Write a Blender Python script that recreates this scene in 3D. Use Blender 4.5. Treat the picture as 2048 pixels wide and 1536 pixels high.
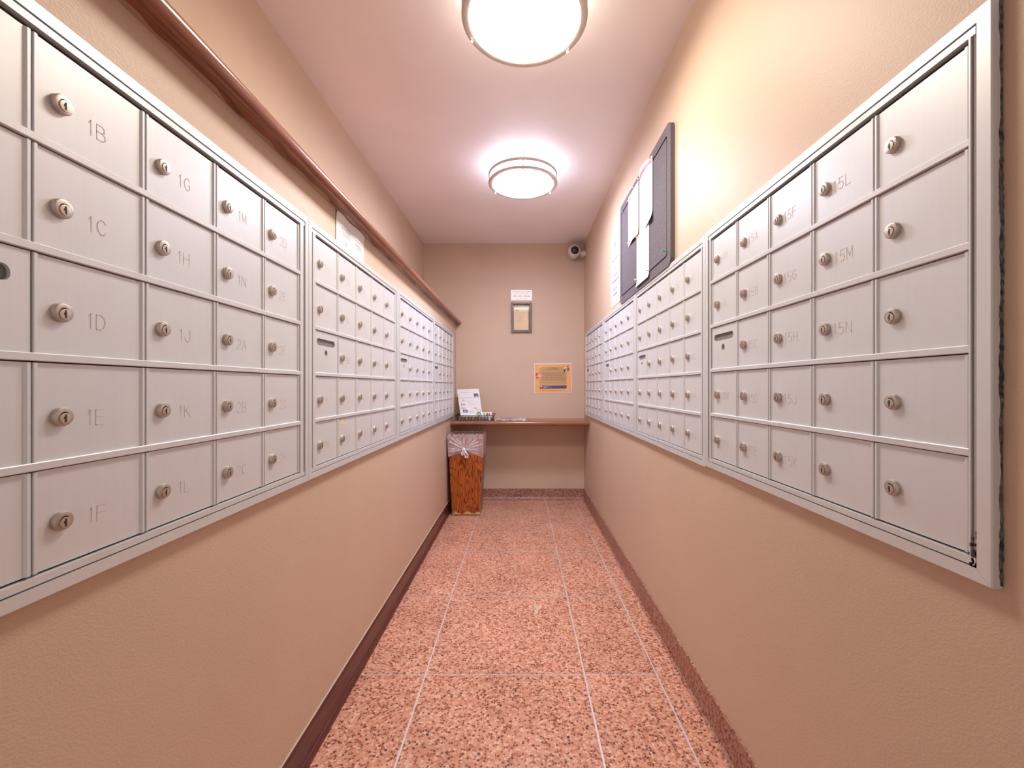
import bpy, bmesh, math, random
from mathutils import Vector, Matrix
random.seed(7)
PI = math.pi
for o in list(bpy.data.objects):
    bpy.data.objects.remove(o)
SC = bpy.context.scene
COL = SC.collection

# ------------------------------------------------------------------ camera
H = 1.094                                  # eye height of the camera
cd = bpy.data.cameras.new('camera')
cam = bpy.data.objects.new('camera', cd)
COL.objects.link(cam)
cam.location = (0, 0, H)
cam.rotation_euler = (PI/2, 0, 0)
cd.sensor_width = 36.0
cd.lens = 36.0*860/2048
cd.shift_x = -17/2048
cd.shift_y = 5/2048
cd.clip_start = 0.02
SC.camera = cam
# ------------------------------------------------------------------ light
w = bpy.data.worlds.new('lobby_light')
SC.world = w
w.use_nodes = True
w.node_tree.nodes['Background'].inputs[0].default_value = (1.0, 0.97, 0.94, 1)
w.node_tree.nodes['Background'].inputs[1].default_value = 0.28
LAMP_NEAR = ((1.0, 0.90, 0.75), 21.5)
LAMP_FAR = ((0.89, 0.89, 1.06), 31.0)
LAMP_SIDE = 0.12          # the drum's frosted side glows less than its bottom
SC.view_settings.view_transform = 'Standard'
SC.view_settings.look = 'None'
SC.view_settings.gamma = 1.0
SC.view_settings.use_curve_mapping = False
SC.view_settings.exposure = 1.34
SC.cycles.use_denoising = True
SC.cycles.use_light_tree = False
SC.cycles.max_bounces = 7
SC.cycles.diffuse_bounces = 5
SC.cycles.adaptive_threshold = 0.025

# ------------------------------------------------------------------ room numbers
XR = 0.618            # right wall
XL = -0.627           # face of the thick lower left wall
XU = -0.939           # upper left wall, set back behind the ledge
YB = 4.18             # back wall
Y0 = -1.2             # open end towards the lobby, behind the camera
def ceil_z(y): return H + 1.391 + (y-YB)*0.009

# ------------------------------------------------------------------ materials
def mat(name):
    m = bpy.data.materials.new(name); m.use_nodes = True
    return m, m.node_tree.nodes, m.node_tree.links, m.node_tree.nodes['Principled BSDF']
def pset(b, col=None, rough=None, metal=None, spec=None):
    if col is not None: b.inputs['Base Color'].default_value = (*col, 1)
    if rough is not None: b.inputs['Roughness'].default_value = rough
    if metal is not None: b.inputs['Metallic'].default_value = metal
    if spec is not None: b.inputs['Specular IOR Level'].default_value = spec
def plain(name, col, rough=0.5, metal=0.0, spec=None, var=0.06, scale=40.0):
    """flat colour with a faint procedural mottling"""
    m, N, L, b = mat(name)
    pset(b, col, rough, metal, spec)
    tc = N.new('ShaderNodeTexCoord'); n = N.new('ShaderNodeTexNoise')
    n.inputs['Scale'].default_value = scale; n.inputs['Detail'].default_value = 3
    L.new(tc.outputs['Object'], n.inputs['Vector'])
    r = N.new('ShaderNodeValToRGB')
    r.color_ramp.elements[0].position = 0.3; r.color_ramp.elements[1].position = 0.7
    r.color_ramp.elements[0].color = (*[c*(1-var) for c in col], 1)
    r.color_ramp.elements[1].color = (*[min(1, c*(1+var)) for c in col], 1)
    L.new(n.outputs['Fac'], r.inputs['Fac']); L.new(r.outputs['Color'], b.inputs['Base Color'])
    return m
def bump(N, L, b, src, strength, dist):
    bp = N.new('ShaderNodeBump'); bp.inputs['Strength'].default_value = strength; bp.inputs['Distance'].default_value = dist
    L.new(src, bp.inputs['Height']); L.new(bp.outputs['Normal'], b.inputs['Normal'])
def ramp(N, stops, interp='LINEAR'):
    r = N.new('ShaderNodeValToRGB'); cr = r.color_ramp; cr.interpolation = interp
    while len(cr.elements) < len(stops): cr.elements.new(0.5)
    for e, (p, c) in zip(cr.elements, stops):
        e.position = p; e.color = (*c, 1)
    return r

def paint(name, col, rough, bstr, var=0.035, scale=55):
    m, N, L, b = mat(name); pset(b, col, rough, spec=0.35)
    g = N.new('ShaderNodeNewGeometry')
    n1 = N.new('ShaderNodeTexNoise'); n1.inputs['Scale'].default_value = 2.2; n1.inputs['Detail'].default_value = 4
    L.new(g.outputs['Position'], n1.inputs['Vector'])
    r = ramp(N, [(0.3, [c*(1-var) for c in col]), (0.7, [c*(1+var) for c in col])])
    L.new(n1.outputs['Fac'], r.inputs['Fac']); L.new(r.outputs['Color'], b.inputs['Base Color'])
    n2 = N.new('ShaderNodeTexNoise'); n2.inputs['Scale'].default_value = scale; n2.inputs['Detail'].default_value = 1; n2.inputs['Roughness'].default_value = 0.6
    mp = N.new('ShaderNodeMapping'); mp.inputs['Scale'].default_value = (1, 1, 1.8)
    L.new(g.outputs['Position'], mp.inputs['Vector']); L.new(mp.outputs['Vector'], n2.inputs['Vector'])
    bump(N, L, b, n2.outputs['Fac'], bstr, 0.004)
    return m
M = {}
M['wall'] = paint('tan_wall_paint', (0.62, 0.465, 0.35), 0.50, 0.16, scale=210)
M['ceiling'] = paint('pinkish_ceiling_paint', (0.92, 0.87, 0.88), 0.5, 0.2, scale=12)

def terrazzo(name, cols, matrix, rough=0.22):
    m, N, L, b = mat(name); pset(b, rough=rough, spec=0.4)
    g = N.new('ShaderNodeNewGeometry')
    v = N.new('ShaderNodeTexVoronoi'); v.inputs['Scale'].default_value = 125; v.feature = 'F1'
    v2 = N.new('ShaderNodeTexVoronoi'); v2.inputs['Scale'].default_value = 125; v2.feature = 'DISTANCE_TO_EDGE'
    n = N.new('ShaderNodeTexNoise'); n.inputs['Scale'].default_value = 160
    mx = N.new('ShaderNodeMixRGB'); mx.inputs['Fac'].default_value = 0.006
    L.new(g.outputs['Position'], n.inputs['Vector'])
    L.new(g.outputs['Position'], mx.inputs['Color1']); L.new(n.outputs['Color'], mx.inputs['Color2'])
    L.new(mx.outputs['Color'], v.inputs['Vector']); L.new(mx.outputs['Color'], v2.inputs['Vector'])
    sep = N.new('ShaderNodeSeparateColor'); L.new(v.outputs['Color'], sep.inputs['Color'])
    r = ramp(N, cols, 'CONSTANT'); L.new(sep.outputs['Red'], r.inputs['Fac'])
    e = ramp(N, [(0.0, (0, 0, 0)), (0.16, (1, 1, 1))]); L.new(v2.outputs['Distance'], e.inputs['Fac'])
    mm = N.new('ShaderNodeMixRGB'); mm.inputs['Color1'].default_value = (*matrix, 1)
    L.new(e.outputs['Color'], mm.inputs['Fac']); L.new(r.outputs['Color'], mm.inputs['Color2'])
    # wear: slow colour drift and dull patches
    n3 = N.new('ShaderNodeTexNoise'); n3.inputs['Scale'].default_value = 3.5; n3.inputs['Detail'].default_value = 5
    L.new(g.outputs['Position'], n3.inputs['Vector'])
    rr = ramp(N, [(0.3, (0.86, 0.86, 0.86)), (0.7, (1.08, 1.06, 1.06))]); L.new(n3.outputs['Fac'], rr.inputs['Fac'])
    mu = N.new('ShaderNodeMixRGB'); mu.blend_type = 'MULTIPLY'; mu.inputs['Fac'].default_value = 1
    L.new(mm.outputs['Color'], mu.inputs['Color1']); L.new(rr.outputs['Color'], mu.inputs['Color2'])
    L.new(mu.outputs['Color'], b.inputs['Base Color'])
    ro = N.new('ShaderNodeMapRange'); ro.inputs['To Min'].default_value = rough*0.8; ro.inputs['To Max'].default_value = rough*1.8
    L.new(n3.outputs['Fac'], ro.inputs['Value']); L.new(ro.outputs['Result'], b.inputs['Roughness'])
    return m
CH = [(0.0, (0.17, 0.05, 0.03)), (0.12, (0.33, 0.10, 0.06)), (0.30, (0.57, 0.25, 0.155)), (0.52, (0.65, 0.34, 0.235)), (0.80, (0.78, 0.50, 0.38)), (0.985, (0.07, 0.045, 0.045))]
M['terrazzo'] = terrazzo('salmon_terrazzo', CH, (0.65, 0.34, 0.235))
M['terrazzo_base'] = terrazzo('brown_terrazzo', [(p, (c[0]*0.62, c[1]*0.62, c[2]*0.66)) for p, c in CH], (0.40, 0.20, 0.14), 0.3)
M['zinc'] = plain('zinc_divider', (0.74, 0.72, 0.75), 0.35, 0.45)

def wood(name, dark, mid, axis, rough=0.28, slop=None, lines=9.0):
    m, N, L, b = mat(name); pset(b, rough=rough, spec=0.5)
    g = N.new('ShaderNodeNewGeometry'); mp = N.new('ShaderNodeMapping')
    sc = [16, 16, 16]; sc[axis] = 1.6; mp.inputs['Scale'].default_value = sc
    L.new(g.outputs['Position'], mp.inputs['Vector'])
    n = N.new('ShaderNodeTexNoise'); n.inputs['Scale'].default_value = 1.0; n.inputs['Detail'].default_value = 3
    L.new(mp.outputs['Vector'], n.inputs['Vector'])
    mu = N.new('ShaderNodeMath'); mu.operation = 'MULTIPLY'; mu.inputs[1].default_value = lines; L.new(n.outputs['Fac'], mu.inputs[0])
    fr = N.new('ShaderNodeMath'); fr.operation = 'PINGPONG'; fr.inputs[1].default_value = 0.5; L.new(mu.outputs[0], fr.inputs[0])
    r = ramp(N, [(0.0, dark), (0.5, mid)]); L.new(fr.outputs[0], r.inputs['Fac'])
    out = r.outputs['Color']
    if slop:      # (normal-facing-down wall-paint slop) colour, wall x, width
        colr, xw, wd = slop
        sp = N.new('ShaderNodeSeparateXYZ'); L.new(g.outputs['Position'], sp.inputs['Vector'])
        nn = N.new('ShaderNodeTexNoise'); nn.inputs['Scale'].default_value = 7; nn.inputs['Detail'].default_value = 2
        L.new(g.outputs['Position'], nn.inputs['Vector'])
        a = N.new('ShaderNodeMapRange'); a.inputs['From Min'].default_value = 0.35; a.inputs['From Max'].default_value = 0.68
        a.inputs['To Min'].default_value = xw+wd*0.15; a.inputs['To Max'].default_value = xw+wd; L.new(nn.outputs['Fac'], a.inputs['Value'])
        lt = N.new('ShaderNodeMath'); lt.operation = 'LESS_THAN'; L.new(sp.outputs['X'], lt.inputs[0]); L.new(a.outputs['Result'], lt.inputs[1])
        mx = N.new('ShaderNodeMixRGB'); mx.inputs['Color2'].default_value = (*colr, 1)
        L.new(lt.outputs[0], mx.inputs['Fac']); L.new(out, mx.inputs['Color1']); out = mx.outputs['Color']
    L.new(out, b.inputs['Base Color'])
    return m
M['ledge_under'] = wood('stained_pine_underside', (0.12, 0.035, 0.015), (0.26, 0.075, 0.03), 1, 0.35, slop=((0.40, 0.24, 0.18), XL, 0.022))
M['ledge'] = plain('brown_gloss_paint', (0.29, 0.115, 0.065), 0.2, spec=0.6, var=0.08, scale=9)
M['baseboard'] = wood('mahogany_baseboard', (0.085, 0.02, 0.018), (0.125, 0.032, 0.026), 1, 0.3)
M['caulk'] = plain('cream_caulk', (0.55, 0.47, 0.38), 0.6)

def alu(name, col, rough, metal, var=0.05):
    m, N, L, b = mat(name); pset(b, col, rough, metal, 0.5)
    tc = N.new('ShaderNodeTexCoord'); mp = N.new('ShaderNodeMapping'); mp.inputs['Scale'].default_value = (160, 160, 3)
    oi = N.new('ShaderNodeObjectInfo'); ad = N.new('ShaderNodeVectorMath'); ad.operation = 'ADD'
    L.new(tc.outputs['Object'], ad.inputs[0])
    cmb = N.new('ShaderNodeCombineXYZ')
    for k in range(3): L.new(oi.outputs['Random'], cmb.inputs[k])
    L.new(cmb.outputs['Vector'], ad.inputs[1])
    L.new(ad.outputs['Vector'], mp.inputs['Vector'])
    n = N.new('ShaderNodeTexNoise'); n.inputs['Scale'].default_value = 1; n.inputs['Detail'].default_value = 4; L.new(mp.outputs['Vector'], n.inputs['Vector'])
    n2 = N.new('ShaderNodeTexNoise'); n2.inputs['Scale'].default_value = 9; n2.inputs['Detail'].default_value = 6; n2.inputs['Roughness'].default_value = 0.65
    L.new(ad.outputs['Vector'], n2.inputs['Vector'])
    av = N.new('ShaderNodeMath'); av.operation = 'ADD'; L.new(n.outputs['Fac'], av.inputs[0]); L.new(n2.outputs['Fac'], av.inputs[1])
    r = ramp(N, [(0.35, [c*(1-var) for c in col]), (0.65, [min(1, c*(1+var)) for c in col])])
    mr = N.new('ShaderNodeMath'); mr.operation = 'MULTIPLY'; mr.inputs[1].default_value = 0.5; L.new(av.outputs[0], mr.inputs[0])
    L.new(mr.outputs[0], r.inputs['Fac']); L.new(r.outputs['Color'], b.inputs['Base Color'])
    ro = N.new('ShaderNodeMapRange'); ro.inputs['To Min'].default_value = rough*0.85; ro.inputs['To Max'].default_value = rough*1.2
    L.new(n2.outputs['Fac'], ro.inputs['Value']); L.new(ro.outputs['Result'], b.inputs['Roughness'])
    return m
M['door'] = alu('satin_aluminium_door', (0.69, 0.72, 0.755), 0.42, 0.25, 0.018)
M['frame'] = alu('satin_aluminium_frame', (0.69, 0.715, 0.74), 0.40, 0.28, 0.03)
M['strip'] = alu('bright_aluminium_strip', (0.66, 0.65, 0.66), 0.3, 0.6)
M['recess'] = plain('dark_gap', (0.035, 0.03, 0.03), 0.8)
M['slot'] = plain('grey_slot_back', (0.20, 0.19, 0.185), 0.7, var=0.25, scale=300)
M['nickel'] = alu('brushed_nickel_lock', (0.50, 0.435, 0.38), 0.42, 0.7, 0.14)
M['nickel_core'] = alu('lock_core', (0.54, 0.475, 0.42), 0.40, 0.7)
M['keyhole'] = plain('keyhole_black', (0.03, 0.02, 0.018), 0.7)
M['brass'] = plain('old_brass', (0.42, 0.27, 0.12), 0.35, 0.8, var=0.2)
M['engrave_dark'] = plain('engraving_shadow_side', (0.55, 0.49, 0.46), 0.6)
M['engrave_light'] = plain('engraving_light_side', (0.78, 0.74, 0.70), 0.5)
M['foam'] = plain('crumbling_grey_filler', (0.11, 0.10, 0.10), 0.95, var=0.8, scale=120)
M['grime'] = plain('black_grime', (0.05, 0.045, 0.045), 0.9, var=0.5, scale=200)

M['paper'] = plain('white_paper', (0.80, 0.79, 0.78), 0.6, var=0.015, scale=8)
M['paper2'] = plain('offwhite_paper', (0.74, 0.73, 0.73), 0.6, var=0.02, scale=8)
M['laminate'] = plain('laminated_white', (0.78, 0.78, 0.80), 0.2, var=0.01)
M['cream'] = plain('cream_paper', (0.80, 0.62, 0.40), 0.6, var=0.03)
M['ink'] = plain('grey_ink', (0.50, 0.47, 0.49), 0.6)
M['ink_dark'] = plain('dark_ink', (0.13, 0.11, 0.13), 0.6)
M['ink_purple'] = plain('purple_grey_ink', (0.34, 0.26, 0.34), 0.6)
M['ink_brown'] = plain('pale_brown_ink', (0.56, 0.43, 0.29), 0.6)
M['ink_orange'] = plain('orange_brown_ink', (0.55, 0.22, 0.10), 0.6)
M['plate'] = plain('pale_metal_plate', (0.97, 0.94, 0.90), 0.3, 0.0, var=0.005)
M['red'] = plain('red_print', (0.75, 0.06, 0.06), 0.5)
M['orange'] = plain('orange_print', (0.86, 0.42, 0.13), 0.45, var=0.05, scale=6)
M['tan'] = plain('kraft_print', (0.55, 0.34, 0.15), 0.45, var=0.06, scale=9)
M['navy'] = plain('navy_print', (0.055, 0.085, 0.20), 0.4)
M['blue'] = plain('blue_print', (0.07, 0.14, 0.30), 0.4)
M['teal'] = plain('teal_print', (0.03, 0.36, 0.40), 0.4, var=0.5, scale=60)
M['pink'] = plain('pink_print', (0.80, 0.45, 0.38), 0.5)
M['yellow'] = plain('yellow_print', (0.80, 0.55, 0.12), 0.5)
M['lime'] = plain('lime_print', (0.42, 0.50, 0.06), 0.5)
M['green'] = plain('green_plastic', (0.02, 0.42, 0.28), 0.3)
M['white_plastic'] = plain('clear_white_plastic', (0.80, 0.78, 0.78), 0.25)
M['yellow_plastic'] = plain('yellow_plastic', (0.80, 0.45, 0.06), 0.3)
M['board'] = plain('charcoal_felt', (0.125, 0.108, 0.126), 0.85, var=0.3, scale=260)
M['board_edge'] = plain('charcoal_felt_edge', (0.105, 0.09, 0.10), 0.8, var=0.2, scale=260)
M['black'] = plain('black_wire', (0.02, 0.018, 0.022), 0.4)
M['cam_white'] = plain('ivory_camera_plastic', (0.66, 0.62, 0.60), 0.35)
M['dark_wood'] = wood('weathered_dark_frame', (0.11, 0.075, 0.06), (0.21, 0.145, 0.115), 2, 0.45)
M['metal_ring'] = alu('satin_nickel_ring', (0.62, 0.55, 0.52), 0.4, 0.4)

m, N, L, b = mat('tinted_dome'); pset(b, (0.02, 0.012, 0.015), 0.06, 0.0, 0.7); M['dome'] = m
m, N, L, b = mat('clear_pane'); pset(b, (1, 1, 1), 0.05); b.inputs['Transmission Weight'].default_value = 1.0; b.inputs['Alpha'].default_value = 0.12; M['pane'] = m
def emitter(name, col, s):
    m, N, L, b = mat(name); pset(b, (0.9, 0.9, 0.9), 0.4)
    b.inputs['Emission Color'].default_value = (*col, 1); m.cycles.emission_sampling = 'FRONT'; b.inputs['Emission Strength'].default_value = s
    return m
# oak print laminate of the bin: thin dark vein lines with cathedral shapes
m, N, L, b = mat('oak_print_laminate'); pset(b, rough=0.35, spec=0.4)
tc = N.new('ShaderNodeTexCoord'); mp = N.new('ShaderNodeMapping'); mp.inputs['Scale'].default_value = (24, 24, 3.0)
L.new(tc.outputs['Object'], mp.inputs['Vector'])
n = N.new('ShaderNodeTexNoise'); n.inputs['Scale'].default_value = 1.0; n.inputs['Detail'].default_value = 2.0; n.inputs['Roughness'].default_value = 0.5
L.new(mp.outputs['Vector'], n.inputs['Vector'])
mu = N.new('ShaderNodeMath'); mu.operation = 'MULTIPLY'; mu.inputs[1].default_value = 11; L.new(n.outputs['Fac'], mu.inputs[0])
pp = N.new('ShaderNodeMath'); pp.operation = 'PINGPONG'; pp.inputs[1].default_value = 0.5; L.new(mu.outputs[0], pp.inputs[0])
r = ramp(N, [(0.0, (0.10, 0.022, 0.006)), (0.08, (0.15, 0.035, 0.01)), (0.17, (0.38, 0.09, 0.016)), (0.5, (0.47, 0.13, 0.02))])
L.new(pp.outputs[0], r.inputs['Fac'])
sp = N.new('ShaderNodeSeparateXYZ'); L.new(tc.outputs['Object'], sp.inputs['Vector'])
nc = N.new('ShaderNodeTexNoise'); nc.inputs['Scale'].default_value = 26; nc.inputs['Detail'].default_value = 1; L.new(tc.outputs['Object'], nc.inputs['Vector'])
ma = N.new('ShaderNodeMath'); ma.operation = 'MULTIPLY_ADD'; ma.inputs[1].default_value = 0.085; ma.inputs[2].default_value = -0.022; L.new(nc.outputs['Fac'], ma.inputs[0])
lt = N.new('ShaderNodeMath'); lt.operation = 'LESS_THAN'; L.new(sp.outputs['Z'], lt.inputs[0]); L.new(ma.outputs[0], lt.inputs[1])
mx = N.new('ShaderNodeMixRGB'); mx.inputs['Color2'].default_value = (0.62, 0.42, 0.22, 1); L.new(lt.outputs[0], mx.inputs['Fac']); L.new(r.outputs['Color'], mx.inputs['Color1'])
L.new(mx.outputs['Color'], b.inputs['Base Color']); M['oak'] = m
M['bin_side'] = plain('brown_bin_side', (0.24, 0.12, 0.09), 0.35)
M['bin_rim'] = plain('brown_bin_rim', (0.34, 0.17, 0.12), 0.4)
def film(name, alpha, col, rough=0.25):
    m, N, L, b = mat(name); pset(b, col, rough, spec=0.6)
    b.inputs['Alpha'].default_value = alpha
    tc = N.new('ShaderNodeTexCoord'); n = N.new('ShaderNodeTexNoise'); n.inputs['Scale'].default_value = 30; n.inputs['Detail'].default_value = 4
    L.new(tc.outputs['Object'], n.inputs['Vector'])
    mr = N.new('ShaderNodeMapRange'); mr.inputs['From Min'].default_value = 0.3; mr.inputs['From Max'].default_value = 0.7
    mr.inputs['To Min'].default_value = max(0, alpha-0.13); mr.inputs['To Max'].default_value = min(1, alpha+0.13)
    L.new(n.outputs['Fac'], mr.inputs['Value']); L.new(mr.outputs['Result'], b.inputs['Alpha'])
    return m
M['film'] = film('clear_liner_film', 0.36, (0.80, 0.74, 0.76))
M['film_white'] = film('bunched_liner_film', 0.45, (0.86, 0.80, 0.82))

# ------------------------------------------------------------------ mesh helpers
class MB:
    def __init__(s): s.v = []; s.f = []; s.m = []
    def add(s, vs, fs, mi=0):
        k = len(s.v); s.v += [tuple(v) for v in vs]; s.f += [tuple(i+k for i in f) for f in fs]; s.m += [mi]*len(fs); return s
    def box(s, x0, y0, z0, x1, y1, z1, mi=0):
        return s.add([(x0, y0, z0), (x1, y0, z0), (x1, y1, z0), (x0, y1, z0), (x0, y0, z1), (x1, y0, z1), (x1, y1, z1), (x0, y1, z1)],
                     [(0, 3, 2, 1), (4, 5, 6, 7), (0, 1, 5, 4), (1, 2, 6, 5), (2, 3, 7, 6), (3, 0, 4, 7)], mi)
    def prism(s, pts, fn, a, b, mi=0, caps=True):
        """closed polygon pts (p,q) swept from a to b; fn(p,q,t)->xyz"""
        n = len(pts)
        vs = [fn(p, q, a) for p, q in pts] + [fn(p, q, b) for p, q in pts]
        fs = [(i, (i+1) % n, n+(i+1) % n, n+i) for i in range(n)]
        if caps: fs += [tuple(range(n-1, -1, -1)), tuple(range(n, 2*n))]
        return s.add(vs, fs, mi)
    def lathe(s, prof, fn, seg=32, mi=0, cap0=False, cap1=False, a0=0.0, a1=2*PI):
        """prof [(r,h)], fn(x,y,h)->xyz"""
        full = abs(a1-a0-2*PI) < 1e-6; n = seg if full else seg+1; vs = []
        for r, h in prof:
            for i in range(n):
                t = a0+(a1-a0)*i/seg; vs.append(fn(r*math.cos(t), r*math.sin(t), h))
        fs = []
        for j in range(len(prof)-1):
            for i in range(n if full else seg):
                i2 = (i+1) % n; fs.append((j*n+i, j*n+i2, (j+1)*n+i2, (j+1)*n+i))
        if cap0: fs.append(tuple(range(n-1, -1, -1)))
        if cap1: fs.append(tuple((len(prof)-1)*n+i for i in range(n)))
        return s.add(vs, fs, mi)
    def tube(s, pts, r, seg=8, mi=0, caps=True):
        pts = [Vector(p) for p in pts]; n = len(pts); rs = r if isinstance(r, (list, tuple)) else [r]*n
        vs = []
        for i, p in enumerate(pts):
            d = (pts[min(i+1, n-1)]-pts[max(i-1, 0)]).normalized()
            up = Vector((0, 0, 1)) if abs(d.z) < 0.9 else Vector((0, 1, 0))
            u = d.cross(up).normalized(); v = d.cross(u)
            for k in range(seg):
                t = 2*PI*k/seg; vs.append(p+(u*math.cos(t)+v*math.sin(t))*rs[i])
        fs = [(i*seg+k, i*seg+(k+1) % seg, (i+1)*seg+(k+1) % seg, (i+1)*seg+k) for i in range(n-1) for k in range(seg)]
        if caps: fs += [tuple(range(seg-1, -1, -1)), tuple((n-1)*seg+k for k in range(seg))]
        return s.add(vs, fs, mi)
    def mesh(s, name, mats, smooth=False):
        me = bpy.data.meshes.new(name); me.from_pydata(s.v, [], s.f); me.validate()
        for mm in (mats if isinstance(mats, (list, tuple)) else [mats]): me.materials.append(mm)
        for p, mi in zip(me.polygons, s.m): p.material_index = mi
        bm = bmesh.new(); bm.from_mesh(me); bmesh.ops.recalc_face_normals(bm, faces=bm.faces); bm.to_mesh(me); bm.free()
        if smooth:
            me.polygons.foreach_set('use_smooth', [True]*len(me.polygons))
            me.set_sharp_from_angle(angle=math.radians(38))
        return me
    def build(s, name, mats, parent=None, loc=(0, 0, 0), rot=(0, 0, 0), smooth=False):
        return put(name, s.mesh(name, mats, smooth), parent, loc, rot)
def put(name, me, parent=None, loc=(0, 0, 0), rot=(0, 0, 0)):
    o = bpy.data.objects.new(name, me); COL.objects.link(o)
    o.parent = parent; o.location = loc; o.rotation_euler = rot
    return o
def empty(name, loc, rz=0.0):
    o = bpy.data.objects.new(name, None); COL.objects.link(o); o.empty_display_size = 0.05
    o.location = loc; o.rotation_euler = (0, 0, rz); return o
def tag(o, label, cat, group=None):
    o['label'] = label; o['category'] = cat
    if group: o['group'] = group
    return o
def struct(o, label=None, cat=None):
    o['kind'] = 'structure'
    if label: o['label'] = label
    if cat: o['category'] = cat
    return o
LEFT, RIGHT, BACK = PI/2, -PI/2, 0.0     # wall things are modelled facing -Y with the wall at y=0
def on_left(y, z, d=0.0): return (XL+d, y, z)
def on_right(y, z, d=0.0): return (XR-d, y, z)
def on_back(x, z, d=0.0): return (x, YB-d, z)
def rr(x0, z0, x1, z1, r, n=5):
    out = []
    for cx, cz, a in ((x1-r, z1-r, 0), (x0+r, z1-r, PI/2), (x0+r, z0+r, PI), (x1-r, z0+r, 1.5*PI)):
        for i in range(n+1):
            t = a+PI/2*i/n; out.append((cx+r*math.cos(t), cz+r*math.sin(t)))
    return out
def plate_hole(outer, holes, yf, yb, depth=None):
    """front plate (x,z outline) with holes; returns MB. side walls front->yb, hole walls front->depth"""
    bm = bmesh.new(); edges = []
    for loop in [outer]+holes:
        vs = [bm.verts.new((x, yf, z)) for x, z in loop]
        edges += [bm.edges.new((vs[i], vs[(i+1) % len(vs)])) for i in range(len(vs))]
    bmesh.ops.triangle_fill(bm, edges=edges, use_beauty=True, use_dissolve=False)
    bm.verts.index_update()
    mb = MB(); mb.add([v.co[:] for v in bm.verts], [[v.index for v in f.verts] for f in bm.faces]); bm.free()
    for loop, y2 in [(outer, yb)]+[(h, depth if depth is not None else yb) for h in holes]:
        n = len(loop)
        mb.add([(x, yf, z) for x, z in loop]+[(x, y2, z) for x, z in loop], [(i, (i+1) % n, n+(i+1) % n, n+i) for i in range(n)])
    return mb
_txt = {}
def text(body, size, material, parent, x, z, y=-0.0012, align='CENTER', name='lettering', bend=None, sx=1.0, rot=0.0, spacing=1.0, bold=0.0):
    c = bpy.data.curves.new('t', 'FONT'); c.body = body; c.size = size; c.align_x = align; c.align_y = 'CENTER'; c.space_character = spacing
    c.resolution_u = 3; c.offset = bold
    o = bpy.data.objects.new('t', c); COL.objects.link(o)
    dg = bpy.context.evaluated_depsgraph_get(); dg.update()
    me = bpy.data.meshes.new_from_object(o.evaluated_get(dg)); me.name = name
    bpy.data.objects.remove(o); bpy.data.curves.remove(c)
    cr, sr = math.cos(rot), math.sin(rot)
    for v in me.vertices:
        px, pz = v.co.x*sx, v.co.y
        px, pz = px*cr-pz*sr+x, px*sr+pz*cr+z
        v.co = (px, (bend(px, pz) if bend else 0)+y, pz)
    me.materials.clear(); me.materials.append(material)
    return put(name, me, parent)
def bars(rects, material, parent, y=-0.0011, bend=None, name='printed_lines', nx=6):
    mb = MB()
    for x0, z0, x1, z1 in rects:
        k = nx if bend else 1; vs = []; fs = []
        for i in range(k+1):
            x = x0+(x1-x0)*i/k
            for z in (z0, z1): vs.append((x, (bend(x, z) if bend else 0)+y, z))
        fs = [(2*i, 2*i+2, 2*i+3, 2*i+1) for i in range(k)]
        mb.add(vs, fs)
    return mb.build(name, material, parent)
def poly(pts, material, parent, y=-0.0013, name='printed_picture'):
    return MB().add([(x, y, z) for x, z in pts], [tuple(range(len(pts)))]).build(name, material, parent)
def circ(cx, cz, r, n=18, rx=None): return [(cx+(rx or r)*math.cos(2*PI*i/n), cz+r*math.sin(2*PI*i/n)) for i in range(n)]
def sheet(name, x0, z0, x1, z1, material, bend=None, nx=12, nz=14, th=0.0005, parent=None, loc=(0, 0, 0), rot=(0, 0, 0)):
    f = bend or (lambda x, z: 0.0); vs = []; fs = []
    for s in (0, 1):
        for j in range(nz+1):
            for i in range(nx+1):
                x = x0+(x1-x0)*i/nx; z = z0+(z1-z0)*j/nz; vs.append((x, f(x, z)-(1-s)*th, z))
    k = (nx+1)*(nz+1)
    for j in range(nz):
        for i in range(nx):
            a = j*(nx+1)+i; fs += [(a, a+1, a+nx+2, a+nx+1), (k+a, k+a+nx+1, k+a+nx+2, k+a+1)]
    for i in range(nx):
        a = i; fs.append((a, k+a, k+a+1, a+1)); a = nz*(nx+1)+i; fs.append((a, a+1, k+a+1, k+a))
    for j in range(nz):
        a = j*(nx+1); bq = a+nx+1; fs.append((a, bq, k+bq, k+a)); a += nx; bq = a+nx+1; fs.append((a, k+a, k+bq, bq))
    return MB().add(vs, fs).build(name, material, parent, loc, rot, smooth=True)

# ================================================================== THE ROOM
sweepY = lambda p, q, t: (p, t, q)
top = 2.56
o = MB().prism([(XL, 0), (XL, H+0.601), (XU, H+0.601), (XU, top), (XU-0.12, top), (XU-0.12, 0)], sweepY, Y0, YB).build('wall_left', M['wall'])
struct(o, 'tan painted left wall, thicker below the brown ledge', 'wall')
o = MB().box(XR, Y0, 0, XR+0.12, YB, top).build('wall_right', M['wall']); struct(o, 'tan painted right wall with mailboxes and bulletin board', 'wall')
o = MB().box(XU-0.12, YB, 0, XR+0.12, YB+0.12, top).build('wall_back', M['wall']); struct(o, 'tan end wall behind the brown shelf', 'wall')
a, c = ceil_z(Y0), ceil_z(YB)
o = MB().add([(XU, Y0, a), (XR, Y0, a), (XR, YB, c), (XU, YB, c), (XU, Y0, a+0.1), (XR, Y0, a+0.1), (XR, YB, c+0.1), (XU, YB, c+0.1)],
             [(0, 3, 2, 1), (4, 5, 6, 7), (0, 1, 5, 4), (1, 2, 6, 5), (2, 3, 7, 6), (3, 0, 4, 7)]).build('ceiling', M['ceiling'])
struct(o, 'plain pinkish ceiling with two round lamps', 'ceiling')

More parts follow.
